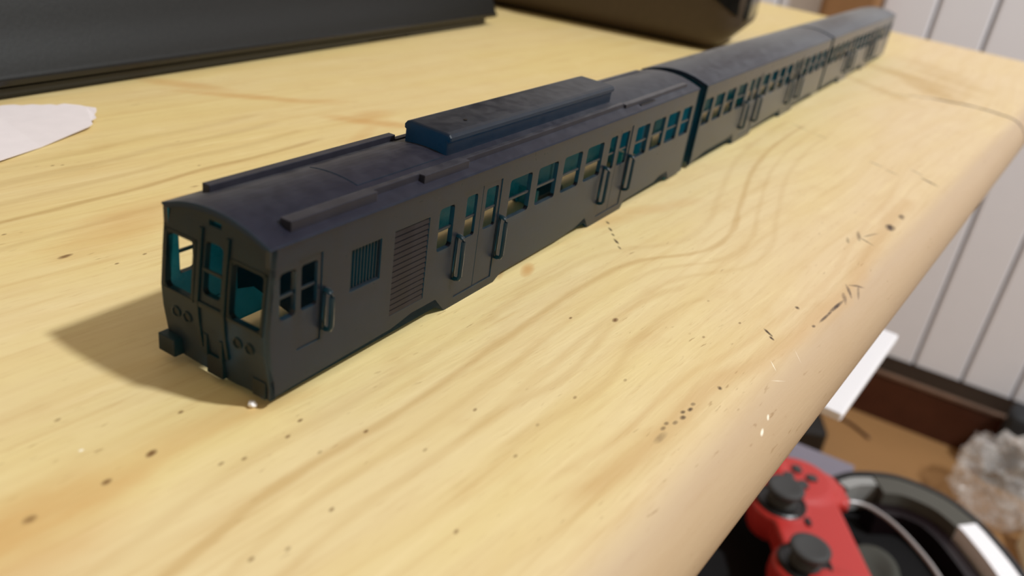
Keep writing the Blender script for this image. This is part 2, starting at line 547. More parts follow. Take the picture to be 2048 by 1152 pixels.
# ------------------------------------------------------------------ the desk
desk = thing('desk', 'pale yellow pine desk with a rounded front edge under the model train', 'desk', (0, 0, -730))
Z0 = 730
tb = bmesh.new()
NX = 60
xs = [-520 + i * (1040) / NX for i in range(NX + 1)]
sect = [(520, 0), (520, -18), (-40, -18)]
for k in range(1, 12):
    a = -math.pi / 2 - k * math.pi / 12
    sect.append((-40 + 9 * math.cos(a), -9 + 9 * math.sin(a)))
sect.append((-40, 0))


def endx(y):                    # the far end of the board runs a little askew and is eased
    x = 577 + 0.37 * y if y < 130 else 625
    return x - (26 * ((-20 - y) / 30) ** 2 if y < -20 else 0)


rows = []
NXS = 40
for i in range(NXS + 1):
    row = []
    for (y, z) in sect:
        xe = endx(y) - (0 if -15 < z < -3 else 2.5)
        x = -520 + (xe + 520) * i / NXS
        row.append(tb.verts.new((x, y, z + Z0)))
    rows.append(row)
for A, B in zip(rows, rows[1:]):
    for j in range(len(sect)):
        tb.faces.new((A[j], A[(j + 1) % len(sect)], B[(j + 1) % len(sect)], B[j]))
tb.faces.new(rows[0])
tb.faces.new(rows[-1][::-1])
top = obj('tabletop', tb, M['pine'], desk, smooth=False)
for p in top.data.polygons:
    if abs(p.normal.x) < .5 and len(p.vertices) == 4 and abs(p.center.y) < .0495:
        p.use_smooth = True
# object coordinates of the pine texture are millimetres from the train's nose corner: shift the mesh so z is up from the top
for vtx in top.data.vertices:
    vtx.co.z -= Z0 * S
top.location = (0, 0, Z0 * S)
for lx in (-480, 470):
    for ly in (330, 480):
        obj('leg', bx(lx, lx + 45, ly, ly + 35, 0, Z0 - 18), M['pine'], desk)
obj('shelf', bx(60, 460, -16, 360, Z0 - 116, Z0 - 104), M['pine'], desk, label='shelf under the desk top')
for lx in (60, 448):
    obj('shelf_side', bx(lx, lx + 12, -10, 355, Z0 - 104, Z0 - 18), M['pine'], desk)

# ------------------------------------------------------------------ the train shells
W = 17.9
TH = 0.8


def arc(y, z0=21.6, z1=23.6):
    h = z1 - z0
    R = (h * h + (W / 2) ** 2) / (2 * h)
    d = y - W / 2
    return z1 - R + math.sqrt(max(0, R * R - d * d))


def gridwall(us, vs, solid, place, bottom=None, top_=None, holes=(), rad=0.55):
    """a panel cut up along us x vs; solid(u, v) says which cells are there; place(u, v, d) puts depth d = 0 or 1 in space"""
    bm = bmesh.new()
    us = sorted(set(round(u, 3) for u in us))
    vs = sorted(set(round(v, 3) for v in vs))
    nu, nv = len(us) - 1, len(vs) - 1
    cache = {}

    def V(i, j, d):
        k = (i, j, d)
        if k not in cache:
            u = us[i]
            v = vs[j]
            if j == 0 and bottom:
                v = bottom(u)
            if j == nv and top_:
                v = top_(u)
            cache[k] = bm.verts.new(place(u, v, d))
        return cache[k]
    on = [[solid((us[i] + us[i + 1]) / 2, (vs[j] + vs[j + 1]) / 2) for j in range(nv)] for i in range(nu)]

    def S_(i, j):
        return 0 <= i < nu and 0 <= j < nv and on[i][j]
    for i in range(nu):
        for j in range(nv):
            if not on[i][j]:
                continue
            a, b, c, e = (i, j), (i + 1, j), (i + 1, j + 1), (i, j + 1)
            bm.faces.new([V(*p, 0) for p in (a, b, c, e)])
            bm.faces.new([V(*p, 1) for p in (e, c, b, a)]).material_index = 1
            for (p, q, di, dj) in ((a, b, 0, -1), (b, c, 1, 0), (c, e, 0, 1), (e, a, -1, 0)):
                if not S_(i + di, j + dj):
                    bm.faces.new((V(*p, 0), V(*p, 1), V(*q, 1), V(*q, 0)))
    for (u0, u1, v0, v1) in holes:             # rounded corners
        for (cu, cv, su, sv) in ((u0, v0, 1, 1), (u1, v0, -1, 1), (u0, v1, 1, -1), (u1, v1, -1, -1)):
            pts = [(cu, cv)]
            for k in range(4):
                a = math.pi / 2 * k / 3
                pts.append((cu + su * rad * (1 - math.sin(a)), cv + sv * rad * (1 - math.cos(a))))
            A = [bm.verts.new(place(u, v, 0)) for u, v in pts]
            B = [bm.verts.new(place(u, v, 1)) for u, v in pts]
            bm.faces.new(A)
            bm.faces.new(B[::-1])
            for k in range(len(pts)):
                q = (k + 1) % len(pts)
                bm.faces.new((A[k], A[q], B[q], B[k]))
    return bm


def inside(u, v, R):
    return any(r[0] < u < r[1] and r[2] < v < r[3] for r in R)


def profile(keys):
    def f(u):
        for (a, za), (b, zb) in zip(keys, keys[1:]):
            if a <= u <= b:
                return za + (zb - za) * (u - a) / (b - a)
        return keys[-1][1] if u > keys[-1][0] else keys[0][1]
    return f


def make_car(L, s0, windows, doors, rails_at, keys, label, nose, extras):
    """a hollow railcar shell; local x along the car, y from the near side to the far side, z up from the desk"""
    loc = (s0 * math.cos(YAW), s0 * math.sin(YAW), 0)
    t = thing('model_railcar', label, 'model railcar', loc, YAW, 'railcar shells of the model train')
    prof = profile(keys)
    doorholes = [(d[0], d[1], d[2], 18.9) for d in doors]
    holes = list(windows) + [e[1] for e in extras if e[0] in ('grille', 'louver')]
    allh = holes + doorholes
    x_end = 0.0
    us = [0, L] + [h[0] for h in allh] + [h[1] for h in allh] + [k[0] for k in keys]
    vs = [1.0, 4.0, 21.6] + [h[2] for h in allh] + [h[3] for h in allh]
    us = [u for u in us if 0 <= u <= L]
    for side in (0, 1):
        def place(u, v, d, side=side):
            y = (TH if d else 0.0)
            return (u, y if side == 0 else W - y, v)
        bm = gridwall(us, vs, lambda u, v: not inside(u, v, allh), place, bottom=prof, holes=windows)
        obj('side_wall', bm, M['resin'], t)
        # glazing bars
        for (a, b, c, e) in windows:
            zb = c + (e - c) * .47
            y0, y1 = (.3, .62) if side == 0 else (W - .62, W - .3)
            obj('window_bar', bx(a - .05, b + .05, y0, y1, zb - .2, zb + .2), M['resin'], t)
        # door leaves, set back in the wall
        for (d0, d1, zb, wins) in doors:
            n = len(wins) if len(wins) > 0 else 1
            edges = [d0 + .02, d1 - .02] if n == 1 else [d0 + .02, (d0 + d1) / 2, d1 - .02]
            for i, wn in enumerate(wins):
                a, b = edges[i] + (.14 if i else 0), edges[i + 1]

                def dplace(u, v, d, side=side):
                    y = .16 + (.5 if d else 0)
                    return (u, y if side == 0 else W - y, v)
                wh = [] if (side == 1 and zb > 6 and nose == 'front') else [wn]
                bm = gridwall([a, b, wn[0], wn[1]], [zb + .02, 18.88, wn[2], wn[3]], lambda u, v: not inside(u, v, wh), dplace, holes=wh, rad=.4)
                leaf = obj('door_leaf', bm, M['resin'], t)
                zm = wn[2] + (wn[3] - wn[2]) * .47
                y0, y1 = (.42, .68) if side == 0 else (W - .68, W - .42)
                obj('window_bar', bx(wn[0] - .05, wn[1] + .05, y0, y1, zm - .18, zm + .18), M['resin'], leaf)
        # grab handles standing off the wall
        for (hs, hz0, hz1) in rails_at:
            sg = -1 if side == 0 else 1
            yb = 0 if side == 0 else W
            bm = bmesh.new()
            o = 1.25
            pts = [(hs, yb - sg * .3, hz0), (hs, yb + sg * .55, hz0), (hs, yb + sg * 1.05, hz0 + .18), (hs, yb + sg * o, hz0 + .7), (hs, yb + sg * o, (hz0 + hz1) / 2),
                   (hs, yb + sg * o, hz1 - .7), (hs, yb + sg * 1.05, hz1 - .18), (hs, yb + sg * .55, hz1), (hs, yb - sg * .3, hz1)]
            tube(bm, pts, .36, 8)
            tube(bm, [(hs - .1, yb + sg * .08, hz0 + .2), (hs - .1, yb + sg * .08, hz1 - .2)], .26, 8)
            obj('grab_handle', bm, M['resin_front'], t, smooth=True)
    # roof skin
    bm = bmesh.new()
    prof_o = [(-.12, 21.45)] + [(W * k / 16, arc(W * k / 16)) for k in range(17)] + [(W + .12, 21.45)]
    prof_o[1] = (.06, 21.72)
    prof_o[17] = (W - .06, 21.72)
    prof_i = [(W - .8, 21.3)] + [(W * k / 16, arc(W * k / 16) - TH) for k in range(15, 0, -1)] + [(.8, 21.3)]
    prism(bm, prof_o + prof_i, 0, -.15, L + .1)
    roof = obj('roof', bm, M['resin_roof'], t)
    # end walls
    def end(xpos, sgn, cab):
        lw = (12.5, 17.1, 11.0, 18.2)
        rw = (0.8, 5.9, 11.0, 18.0)
        dw = (7.5, 10.5, 12.4, 19.2)
        hb = (8.1, 10.2, 21.2, 21.9)
        if cab:
            H = [lw, rw, dw, hb]
            bul = profile([(0, .25), (2, 0.15), (8, -.7), (11, -.85), (16, -.35), (21.6, .28), (25, .4)])
            bot = profile([(0, 1.3), (4, 1.3), (6, 1.1), (12, 1.1), (14, 1.2), (18, 1.3)])
        else:
            H = [(6.4, 11.5, 2.4, 18.6)]
            bul = profile([(0, 0), (30, 0)])
            bot = profile([(0, 1.6), (18, 1.6)])

        def place(u, v, d):
            return (xpos + sgn * (bul(v) + (TH if d else 0)), u, v)
        us2 = [W * k / 12 for k in range(13)] + [h[0] for h in H] + [h[1] for h in H]
        vs2 = [1, 4, 8, 11, 14, 16, 18.8, 20.4, 21.0, 21.9, 23.6] + [h[2] for h in H] + [h[3] for h in H]
        # the crown row rides on the roof arc: cells above it are clipped by clamping
        def place2(u, v, d):
            return place(u, min(v, arc(u) - .03), d)
        bm = gridwall(us2, vs2, lambda u, v: not inside(u, v, H), place2, bottom=bot, holes=[h for h in H if h[3] < 21], rad=.6)
        bmesh.ops.dissolve_degenerate(bm, dist=1e-4, edges=bm.edges)
        fe = obj('cab_front' if cab else 'end_wall', bm, M['resin_front'] if cab else M['resin_end'], t)
        if cab:
            def px(z, e=0.0):
                return xpos + sgn * (bul(z) - e)

            def ribs(y0, y1, zs, e, name, mat=M['resin_front']):
                b2 = bmesh.new()
                A = [[b2.verts.new((px(z, e if k < 2 else -.1), y, z)) for k, y in enumerate((y0, y1, y1, y0))] for z in zs]
                for r0, r1 in zip(A, A[1:]):
                    for k in range(4):
                        b2.faces.new((r0[k], r0[(k + 1) % 4], r1[(k + 1) % 4], r1[k]))
                b2.faces.new(A[0])
                b2.faces.new(A[-1][::-1])
                return obj(name, b2, mat, fe)
            zs = [4.6, 7, 9, 11, 13, 16, 18, 20.6]
            ribs(6.5, 7.0, zs, .3, 'door_pillar')
            ribs(11.0, 11.5, zs, .3, 'door_pillar')
            ribs(6.9, 11.1, [10.6, 11, 11.3], .25, 'door_sill')
            ribs(7.3, 10.7, [15.4, 15.8], .1, 'window_bar')
            for h in (lw, rw):
                for (a, b, zz) in ((h[0] - .45, h[0] - .05, [h[2] - .4, 13, 16, h[3] + .4]), (h[1] + .05, h[1] + .45, [h[2] - .4, 13, 16, h[3] + .4]),
                                   (h[0] - .4, h[1] + .4, [h[2] - .45, h[2] - .05]), (h[0] - .4, h[1] + .4, [h[3] + .05, h[3] + .45])):
                    ribs(a, b, zz, .1, 'window_frame')
            for yy in (2.6, 4.6, 13.4, 15.4):
                b2 = bmesh.new()
                lathe(b2, [(.78, 0), (.78, .16), (.6, .22), (.52, .03), (.05, .03)], 0, 0, 16)
                for v in b2.verts:
                    x, y, z = v.co
                    v.co = (px(8.0, z), yy + y, 8.0 + x)
                obj('marker_lamp', b2, M['resin_front'], fe)
            for (ya, yb_, pr) in ((15.4, 18.5, 1.3), (0.5, 2.7, .25)):
                obj('buffer_block', bx(*sorted((xpos - sgn * pr, xpos + sgn * .3)), ya, yb_, 1.4, 3.9), M['resin_front'], fe, bevel=.12)
            b2 = bmesh.new()
            box(b2, *sorted((xpos - sgn * .45, xpos + sgn * .3)), 7.6, 10.4, 1.2, 4.0)
            box(b2, *sorted((xpos - sgn * .7, xpos + sgn * .3)), 7.4, 7.9, 3.9, 6.8)
            box(b2, *sorted((xpos - sgn * .7, xpos + sgn * .3)), 10.1, 10.6, 3.9, 6.8)
            obj('coupler_housing', b2, M['resin_front'], fe)
    end(0, 1, nose == 'front')
    end(L, -1, nose == 'rear')
    # cross walls inside that carry the shell
    for bxp in ([10.5] if nose == 'front' else []):
        def bplace(u, v, d, bxp=bxp):
            return (bxp + (.6 if d else 0), u, v)
        bm = gridwall([TH, W - TH, 3, 6.8, 11.2, 14], [5.6, 9, 18.5, 21.5], lambda u, v: True, bplace,
                      bottom=profile([(0, 7.5), (3, 8.6), (6.8, 6.4), (14, 8), (18, 6)]))
        obj('bulkhead', bm, M['resin'], t)
    # step boxes under the doors
    for (a, b) in [(e[1][0], e[1][1]) for e in extras if e[0] == 'step']:
        for y0, y1 in ((TH, 3.6), (W - 3.6, W - TH)):
            obj('door_step', bx(a + .7, b, y0, y1, .15, 1.0), M['resin'], t)
            obj('step_riser', bx(a, a + .7, y0 - (1.6 if y0 > 5 else 0), y1 + (1.6 if y0 < 5 else 0), .15, 3.6), M['resin_riser_glow'], t)
    for e in extras:
        if e[0] == 'grille':
            a, b, c, d = e[1]
            for side in (0, 1):
                y0, y1 = (.25, .8) if side == 0 else (W - .8, W - .25)
                bm = bmesh.new()
                for q in ((a - .02, a + .2, c, d), (b - .2, b + .02, c, d), (a, b, c - .02, c + .2), (a, b, d - .2, d + .02)):
                    box(bm, q[0], q[1], y0, y1, q[2], q[3])
                g = obj('grille', bm, M['resin'], t)
                n = 9
                sl = None
                for k in range(n):
                    x = a + .2 + (b - a - .4) * (k + .5) / n
                    if sl is None:
                        sl = obj('slat', bx(-.10, .10, y0 + .1, y1, c, d), M['resin_front'], g, loc=(x, 0, 0))
                    else:
                        share(sl, g, (x, 0, 0))
        if e[0] == 'louver':
            a, b, c, d = e[1]
            for side in (0, 1):
                sg = 1 if side == 0 else -1
                yb = 0 if side == 0 else W
                lv = obj('louver', bx(a - .02, b + .02, *sorted((yb + sg * .5, yb + sg * .8)), c - .02, d + .02), M['resin_dense'], t)
                n = 15
                p = (d - c) / n
                sl = None
                for k in range(n):
                    if sl is None:
                        bm = bmesh.new()
                        prism(bm, [(yb + sg * .5, 0.02), (yb + sg * .04, .02), (yb + sg * .16, p - .22), (yb + sg * .5, p - .16)], 0, a + .03, b - .03)
                        sl = obj('slat', bm, M['resin_dense'], lv, loc=(0, 0, c))
                    else:
                        share(sl, lv, (0, 0, c + p * k))
        if e[0] == 'pod':
            a, b = e[1]
            bm = bmesh.new()
            prism(bm, [(4.75, 22.6), (4.75, 25.3), (4.3, 25.45), (4.25, 26.0), (4.6, 26.4), (5.3, 26.55), (11.9, 26.75), (12.6, 26.5), (13.0, 26.0), (13.0, 25.4), (12.7, 25.2), (12.7, 22.6)], 0, a, b)
            pod = obj('roof_pod', bm, M['resin_pod'], t, bevel=.4, angle=1.2)
            b3 = bmesh.new()
            lathe(b3, [(.32, 26.5), (.32, 26.75), (.1, 26.76)], a + 8.2, 7.4, 12)
            obj('screw_hole', b3, M['blackplastic'], pod)
        if e[0] == 'plate':
            a, b = e[1]
            bm = bmesh.new()
            o_ = [(4.7 + 8.4 * k / 8, arc(4.7 + 8.4 * k / 8) + .09) for k in range(9)]
            i_ = [(4.7 + 8.4 * k / 8, arc(4.7 + 8.4 * k / 8) - .2) for k in range(8, -1, -1)]
            prism(bm, o_ + i_, 0, a, b)
            obj('roof_plate', bm, M['resin_roof'], t)
        if e[0] == 'rail':
            a, b, y0, y1, zt = e[1]
            ym = min(arc(y0), arc(y1))
            obj('roof_rail', bx(a, b, y0, y1, ym - .5, zt), M['resin_rail'], t, bevel=.1)
        if e[0] == 'slot':
            a, b, y0, y1 = e[1]
            z = arc((y0 + y1) / 2)
            obj('roof_slot', bx(a, b, y0, y1, z - .3, z + .12), M['blackplastic'], t)
    return t


Z1, Z2 = 11.1, 17.9
w_ = lambda a, b: (a, b, Z1, Z2)
CARS = [(137.2, 0), (140.0, 142.9), (146.0, 285.6)]
keys = [(0, 1.6), (4, 1.75), (18, 2.0), (23, 2.1), (27.5, 2.9), (33.4, 2.9), (36.1, 0.0), (50.2, 0.0), (52.4, 1.1), (73, 1.2), (79.5, 1.7), (83.4, 2.7), (85.7, 0.0), (101.2, 0.0), (102.4, 1.6), (119, 2.0), (122, 2.9), (126.6, 3.0), (128.6, 0.7), (137.2, 0.9)]
make_car(CARS[0][0], CARS[0][1],
         [(1.4, 4.0, 11.9, 18.1), w_(32.3, 36.0), w_(51.6, 58.6), w_(60.8, 67.8), w_(70.1, 77.1), w_(79.2, 86.3), w_(102.2, 109.1), w_(111.1, 118.1), w_(119.8, 126.9), w_(128.9, 135.0)],
         [(4.35, 8.4, 6.7, [(5.0, 7.7, 11.9, 18.0)]),
          (38.3, 49.0, 1.5, [(39.4, 42.3, Z1, 18.0), (44.8, 48.2, Z1, 18.0)]),
          (88.6, 99.8, 1.5, [(89.6, 92.8, Z1, 18.0), (94.6, 98.8, Z1, 18.0)])],
         [(8.9, 8.1, 13.6), (37.5, 5.2, 12.4), (49.6, 5.0, 12.2), (88.2, 4.7, 12.3), (100.3, 4.8, 12.3)],
         keys, 'nearest dark translucent resin railcar with a cab front and a box on its roof', 'front',
         [('grille', (13.5, 19.5, 11.4, 17.3)), ('louver', (22.2, 30.0, 4.4, 17.4)), ('step', (36.3, 50.0)), ('step', (86, 101)), ('step', (128.7, 134)),
          ('pod', (39.3, 96.2)), ('plate', (19.5, 38.8)),
          ('rail', (4.2, 39.6, 14.7, 16.0, 23.7)), ('rail', (39.3, 132.5, 14.3, 15.3, 23.15)),
          ('rail', (4.2, 19.4, 1.2, 3.0, 23.45)), ('rail', (19.4, 29.4, 2.1, 3.0, 23.4)), ('rail', (29.4, 40.4, 1.2, 3.0, 23.35)),
          ('rail', (40.4, 97.5, 2.1, 3.0, 23.3)), ('rail', (97.5, 132.5, 1.7, 3.0, 23.05)), ('slot', (104, 111.5, 1.0, 1.65))])
keys2 = [(0, 0.9), (10, 2.7), (28.0, 2.8), (33.6, 3.4), (35.6, 0), (52, 0), (53.5, 1.8), (72, 2.2), (82, 2.6), (84.5, 3.2), (85.8, 0), (101.5, 0), (103, 2.0), (120, 2.6), (127, 3), (128.5, 1.5), (140, 1.4)]
cw = [w_(1.2, 7.4), w_(9.6, 16.6), w_(18.7, 26.1), w_(28.4, 36.4)]
make_car(CARS[1][0], CARS[1][1],
         cw + [w_(52.4, 59.6), w_(61.8, 69.0), w_(71.2, 78.2), w_(80.2, 87.0), w_(103, 110), w_(112.3, 119.3), w_(121.4, 128.4), w_(130.6, 137.8)],
         [(39.4, 50.4, 1.6, [(40.2, 44.0, Z1, 18), (45.8, 49.6, Z1, 18)]), (89.6, 100.6, 1.6, [(90.4, 94.2, Z1, 18), (96, 99.8, Z1, 18)])],
         [(38.4, 4.4, 12.1), (51.3, 4.4, 12.1), (88.5, 4.4, 12.1), (101.7, 4.4, 12.1)],
         keys2, 'middle dark resin railcar with a plain arched roof and even rows of windows', None,
         [('step', (36, 51.5)), ('step', (86, 101))])
keys3 = [(0, 2.0), (10, 2.7), (34.2, 3.2), (35.6, 0), (52, 0), (53.5, 1.8), (84.5, 3.2), (85.8, 0), (101.5, 0), (103, 2.0), (120, 2.6), (146, 1.4)]
make_car(CARS[2][0], CARS[2][1],
         cw + [w_(52.4, 59.6), w_(61.8, 69.0), w_(71.2, 78.2), w_(80.2, 87.0), w_(103, 110), w_(112.3, 119.3), w_(121.4, 128.4), (141.6, 144.6, Z1, Z2)],
         [(39.4, 50.4, 1.6, [(40.2, 44.0, Z1, 18), (45.8, 49.6, Z1, 18)]), (89.6, 100.6, 1.6, [(90.4, 94.2, Z1, 18), (96, 99.8, Z1, 18)]), (134.5, 140, 5, [(135.6, 139, Z1, 18)])],
         [(38.4, 4.4, 12.1), (51.3, 4.4, 12.1), (88.5, 4.4, 12.1), (101.7, 4.4, 12.1)],
         keys3, 'farthest dark resin railcar at the far end of the desk, plain roof', 'rear',
         [('step', (36, 51.5)), ('step', (86, 101))])

# ------------------------------------------------------------------ on the desk
# torn paper scrap
bm = bmesh.new()
edge = [(-45, 62), (-20, 77), (8, 91.5), (24, 98.5), (37, 104.0)]
tear = [(38.6, 105.2), (39.4, 107.2), (41.4, 108.6), (42.2, 110.8), (43.6, 112.2), (44.6, 114.2), (43.2, 116.0), (42.6, 117.4), (41.6, 118.4), (40.4, 119.8), (39.0, 120.4), (38.2, 121.6), (36.4, 122.2), (35.2, 123.6), (33.2, 124.2), (32.2, 125.6), (30.5, 126.4), (27, 126.6), (22, 126.2), (-50, 116)]
poly = edge + tear
top_v = [bm.verts.new((x, y, .55 + (.3 if 40 < x and y > 111 else 0) + .25 * math.sin(x * .2) + .4 * max(0, (x - 30)) / 15)) for x, y in poly]
fc = bm.faces.new(top_v)
r = bmesh.ops.extrude_face_region(bm, geom=[fc])
for v in [g for g in r['geom'] if isinstance(g, bmesh.types.BMVert)]:
    v.co.z -= .18
obj('paper_scrap', bm, M['paper'], tag=('white scrap of paper with a torn end lying on the desk at left', 'paper'))

# black console with a ridged foot
ang = math.atan2(156 - 129.4, 245.8 - 31)
con = thing('game_console', 'matte black console lying on the desk behind the paper scrap', 'console', (31, 129.4, 0), ang)
LX0, LX1 = -95, 221


def slab(x0, x1, y0, y1, z0, z1, r=3, seg=4):
    b = bmesh.new()
    pts = []
    for cx, cy, a0 in ((x1 - r, y0 + r, -90), (x1 - r, y1 - r, 0), (x0 + r, y1 - r, 90), (x0 + r, y0 + r, 180)):
        for k in range(seg + 1):
            a = math.radians(a0 + 90 * k / seg)
            pts.append((cx + r * math.cos(a), cy + r * math.sin(a)))
    prism(b, pts, 2, z0, z1)
    return b


obj('foot_strip', bx(LX0 + 10, 136, 2.5, 30, 0, 1.4), M['console_gloss'], con)
obj('foot_strip', bx(160, LX1 - 12, 2.5, 30, 0, 1.4), M['console_gloss'], con)
obj('base_plate', slab(LX0, LX1 - 4, 1.2, 180, 1.2, 2.7), M['console'], con)
obj('base_groove', slab(LX0 + 1, LX1 - 5, 2.2, 178, 2.7, 3.4), M['console_gloss'], con)
bm = bmesh.new()
prof = [(.3, 3.4), (0, 3.8), (0, 5.0)] + [(p.x, p.y) for p in spline([(.3, 5.5, 0), (1.6, 8.5, 0), (4.2, 14, 0), (6.6, 20, 0), (9.2, 26, 0), (12.6, 33, 0), (17.5, 40, 0), (25, 46, 0), (37, 50, 0)], 5)] + [(178, 52), (182, 48), (182, 3.4)]
prism(bm, prof, 0, LX0 - 3, LX1 + 1)
obj('shell', bm, M['console_grain'], con, bevel=.6, angle=1.0)
for p in C.objects['shell'].data.polygons:
    p.use_smooth = abs(p.normal.x) < .5
obj('lip', bx(LX0 - 3.2, LX1 + 1.2, -.3, .6, 3.6, 5.1), M['console_gloss'], con, bevel=.3)

# rounded black speaker at the back
sa = math.atan2(181 - 88.3, 291 - 312.7)
spk = thing('speaker', 'black rounded speaker with a glossy band, behind the middle railcar', 'speaker', (313, 88, 0), sa - math.pi)
bm = bmesh.new()
# local x runs towards the near end: 0 at the near foot, negative away from it
secs = []
NS = 20
for i in range(NS + 1):
    x = -118 + 134 * i / NS
    q = max(0, (x - 0) / 16)
    z0 = 0 + 11 * q ** 2.2
    yin = 0 + 5 * q ** 3
    yout = 74 - 26 * max(0, (x + 40) / 68) ** 2
    z1 = 52 - 20 * q ** 2
    secs.append((x, yin, yout, z0, z1))
rings = []
for (x, ya, yb_, za, zb) in secs:
    ring = []
    for k in range(24):
        a = 2 * math.pi * k / 24
        ca, sa_ = math.cos(a), math.sin(a)
        ex = lambda c: math.copysign(abs(c) ** .35, c)
        ring.append(bm.verts.new((x, (ya + yb_) / 2 + (yb_ - ya) / 2 * ex(ca), (za + zb) / 2 + (zb - za) / 2 * ex(sa_))))
    rings.append(ring)
for A, B in zip(rings, rings[1:]):
    for k in range(24):
        bm.faces.new((A[k], A[(k + 1) % 24], B[(k + 1) % 24], B[k]))
bm.faces.new(rings[0])
bm.faces.new(rings[-1][::-1])
for v in bm.verts:
    v.co.y = v.co.y
obj('speaker_body', bm, plain('speaker_black', lin(74, 62, 50), .55, .4, .15, 300), spk, smooth=True)
bm = bmesh.new()
pth = spline([(-60, -.4, 36), (-20, -.4, 33), (0, .2, 29), (10, 2.5, 24), (15, 8, 21), (17, 20, 21), (16.6, 40, 23)], 6)
sweep(bm, pth, [(-.6, -5), (1.2, -5), (1.2, 5), (-.6, 5)])
obj('gloss_band', bm, M['console_gloss'], spk)
bm = bmesh.new()
bmesh.ops.create_icosphere(bm, subdivisions=2, radius=1.6, matrix=Matrix.Translation((2, .2, 36)))
obj('indicator', bm, M['lightgrey'], spk, smooth=True)

# crumb of white plastic by the nose
bm = bmesh.new()
bmesh.ops.create_icosphere(bm, subdivisions=2, radius=.55)
for v in bm.verts:
    v.co *= 1 + .4 * noise.noise(v.co * 2.3)
    v.co.z *= .8
obj('crumb', bm, M['card'], loc=(-.9, 2.0, .42), tag=('tiny white crumb on the desk under the nose of the train', 'crumb'))

# white box on the shelf under the desk
bm = slab(236.5, 324.8, -33.6, 120, -103.6, -100, 1.2)
obj('white_box', bm, M['card'], bevel=.6, tag=('flat white box sticking out from under the desk top', 'box'))

# ------------------------------------------------------------------ below the desk edge
chair = thing('stool', 'black cushioned stool pushed in under the desk edge', 'stool', (330, -90, -730))
cs = slab(-150, 176, -240, 210, 385, 424, 62, 8)
obj('cushion', cs, M['seat'], chair, bevel=10, seg=3, angle=1.0)
obj('seat_board', slab(-135, 160, -225, 195, 372, 385, 55, 8), M['blackplastic'], chair)
bm = bmesh.new()
lathe(bm, [(26, 40), (26, 200), (18, 200), (18, 372)], 0, 0, 20)
obj('column', bm, M['steel'], chair, smooth=False)
for k in range(5):
    a = k * 2 * math.pi / 5 + .3
    bm = bmesh.new()
    tube(bm, [(20 * math.cos(a), 20 * math.sin(a), 62), (140 * math.cos(a), 140 * math.sin(a), 50), (225 * math.cos(a), 225 * math.sin(a), 16)], [18, 15, 15], 8)
    obj('leg', bm, M['blackplastic'], chair)

# red game controller
U = Vector((-.82, -.57, 0)).normalized()
cc = Vector((380, -16, -306))
pad = thing('game_controller', 'red game controller with two dark thumb sticks, below the desk edge', 'controller', cc, math.atan2(U.y, U.x))
bm = bmesh.new()


def blob(c, r, sc=(1, 1, 1), rz=0):
    mt = Matrix.Translation(c) @ Matrix.Rotation(rz, 4, 'Z') @ Matrix.Diagonal((*sc, 1))
    bmesh.ops.create_icosphere(bm, subdivisions=3, radius=r, matrix=mt)


def rod(a, b, r0, r1, flat=1):
    tube(bm, [a, ((a[0] + b[0]) / 2, (a[1] + b[1]) / 2, (a[2] + b[2]) / 2), b], [r0, (r0 + r1) / 2, r1], 20, flat=flat)


zc = 33
for sx in (-1, 1):
    lathe(bm, [(20, zc - 15), (24.5, zc - 9), (25, zc + 2), (23, zc + 7), (20, zc + 8.2)], sx * 51, 16, 40, 1.0, 1.05)
    rod((sx * 56, 10, zc - 4), (sx * 73, -52, 14), 19, 13.5, .8)
    blob((sx * 73.5, -53, 13.5), 13.6)
    lathe(bm, [(15, zc - 15), (17.5, zc - 6), (17.5, zc + 4.5), (15.5, zc + 7)], sx * 26, -3, 36)
    prism(bm, [(sx * 34, 22), (sx * 68, 22), (sx * 66, 42), (sx * 60, 46), (sx * 40, 46), (sx * 34, 42)], 2, zc - 14, zc + 4)
box(bm, -44, 44, -10, 37, zc - 11, zc + 6)
body = obj('shell', bm, M['red'], pad, smooth=True)
rm = body.modifiers.new('remesh', 'REMESH')
rm.mode = 'VOXEL'
rm.voxel_size = 0.0013
rm.use_smooth_shade = True
smo = body.modifiers.new('smooth', 'SMOOTH')
smo.factor = .5
smo.iterations = 9
for sx in (-1, 1):
    bm = bmesh.new()
    lathe(bm, [(16, zc + 5.4), (16.0, zc + 7.3), (14.7, zc + 8.1), (13.4, zc + 7.3), (4, zc + 7.0)], sx * 26, -2, 32)
    sock = obj('stick_socket', bm, M['blackplastic'], pad, smooth=False)
    bm = bmesh.new()
    lathe(bm, [(9.6, zc + 7.0), (8.4, zc + 9), (5.5, zc + 11), (5.4, zc + 14), (10.6, zc + 15.4), (11.8, zc + 17.4), (11.6, zc + 19), (10.2, zc + 19.8), (7.5, zc + 19.1), (.2, zc + 19.2)], sx * 26, -2, 32)
    obj('thumb_stick', bm, M['rubber'], pad, smooth=True)
for dx, dy in ((-7.6, 0), (7.6, 0), (0, 7.6), (0, -7.6)):
    bm = bmesh.new()
    pts = [(-3.6, -2.6), (2.2, -3.3), (4.0, 0), (2.2, 3.3), (-3.6, 2.6)]
    a = math.atan2(-dy, -dx)
    pts = [(-51 + dx + p[0] * math.cos(a) - p[1] * math.sin(a), 17 + dy + p[0] * math.sin(a) + p[1] * math.cos(a)) for p in pts]
    prism(bm, pts, 2, zc + 6.5, zc + 10)
    obj('direction_button', bm, M['rubber'], pad, bevel=.8)
    bm = bmesh.new()
    lathe(bm, [(4.2, zc + 6.5), (4.2, zc + 9.6), (3.4, zc + 10.3), (.1, zc + 10.4)], 51 + dx * 1.25, 17 + dy * 1.25, 20)
    obj('action_button', bm, M['rubber'], pad)
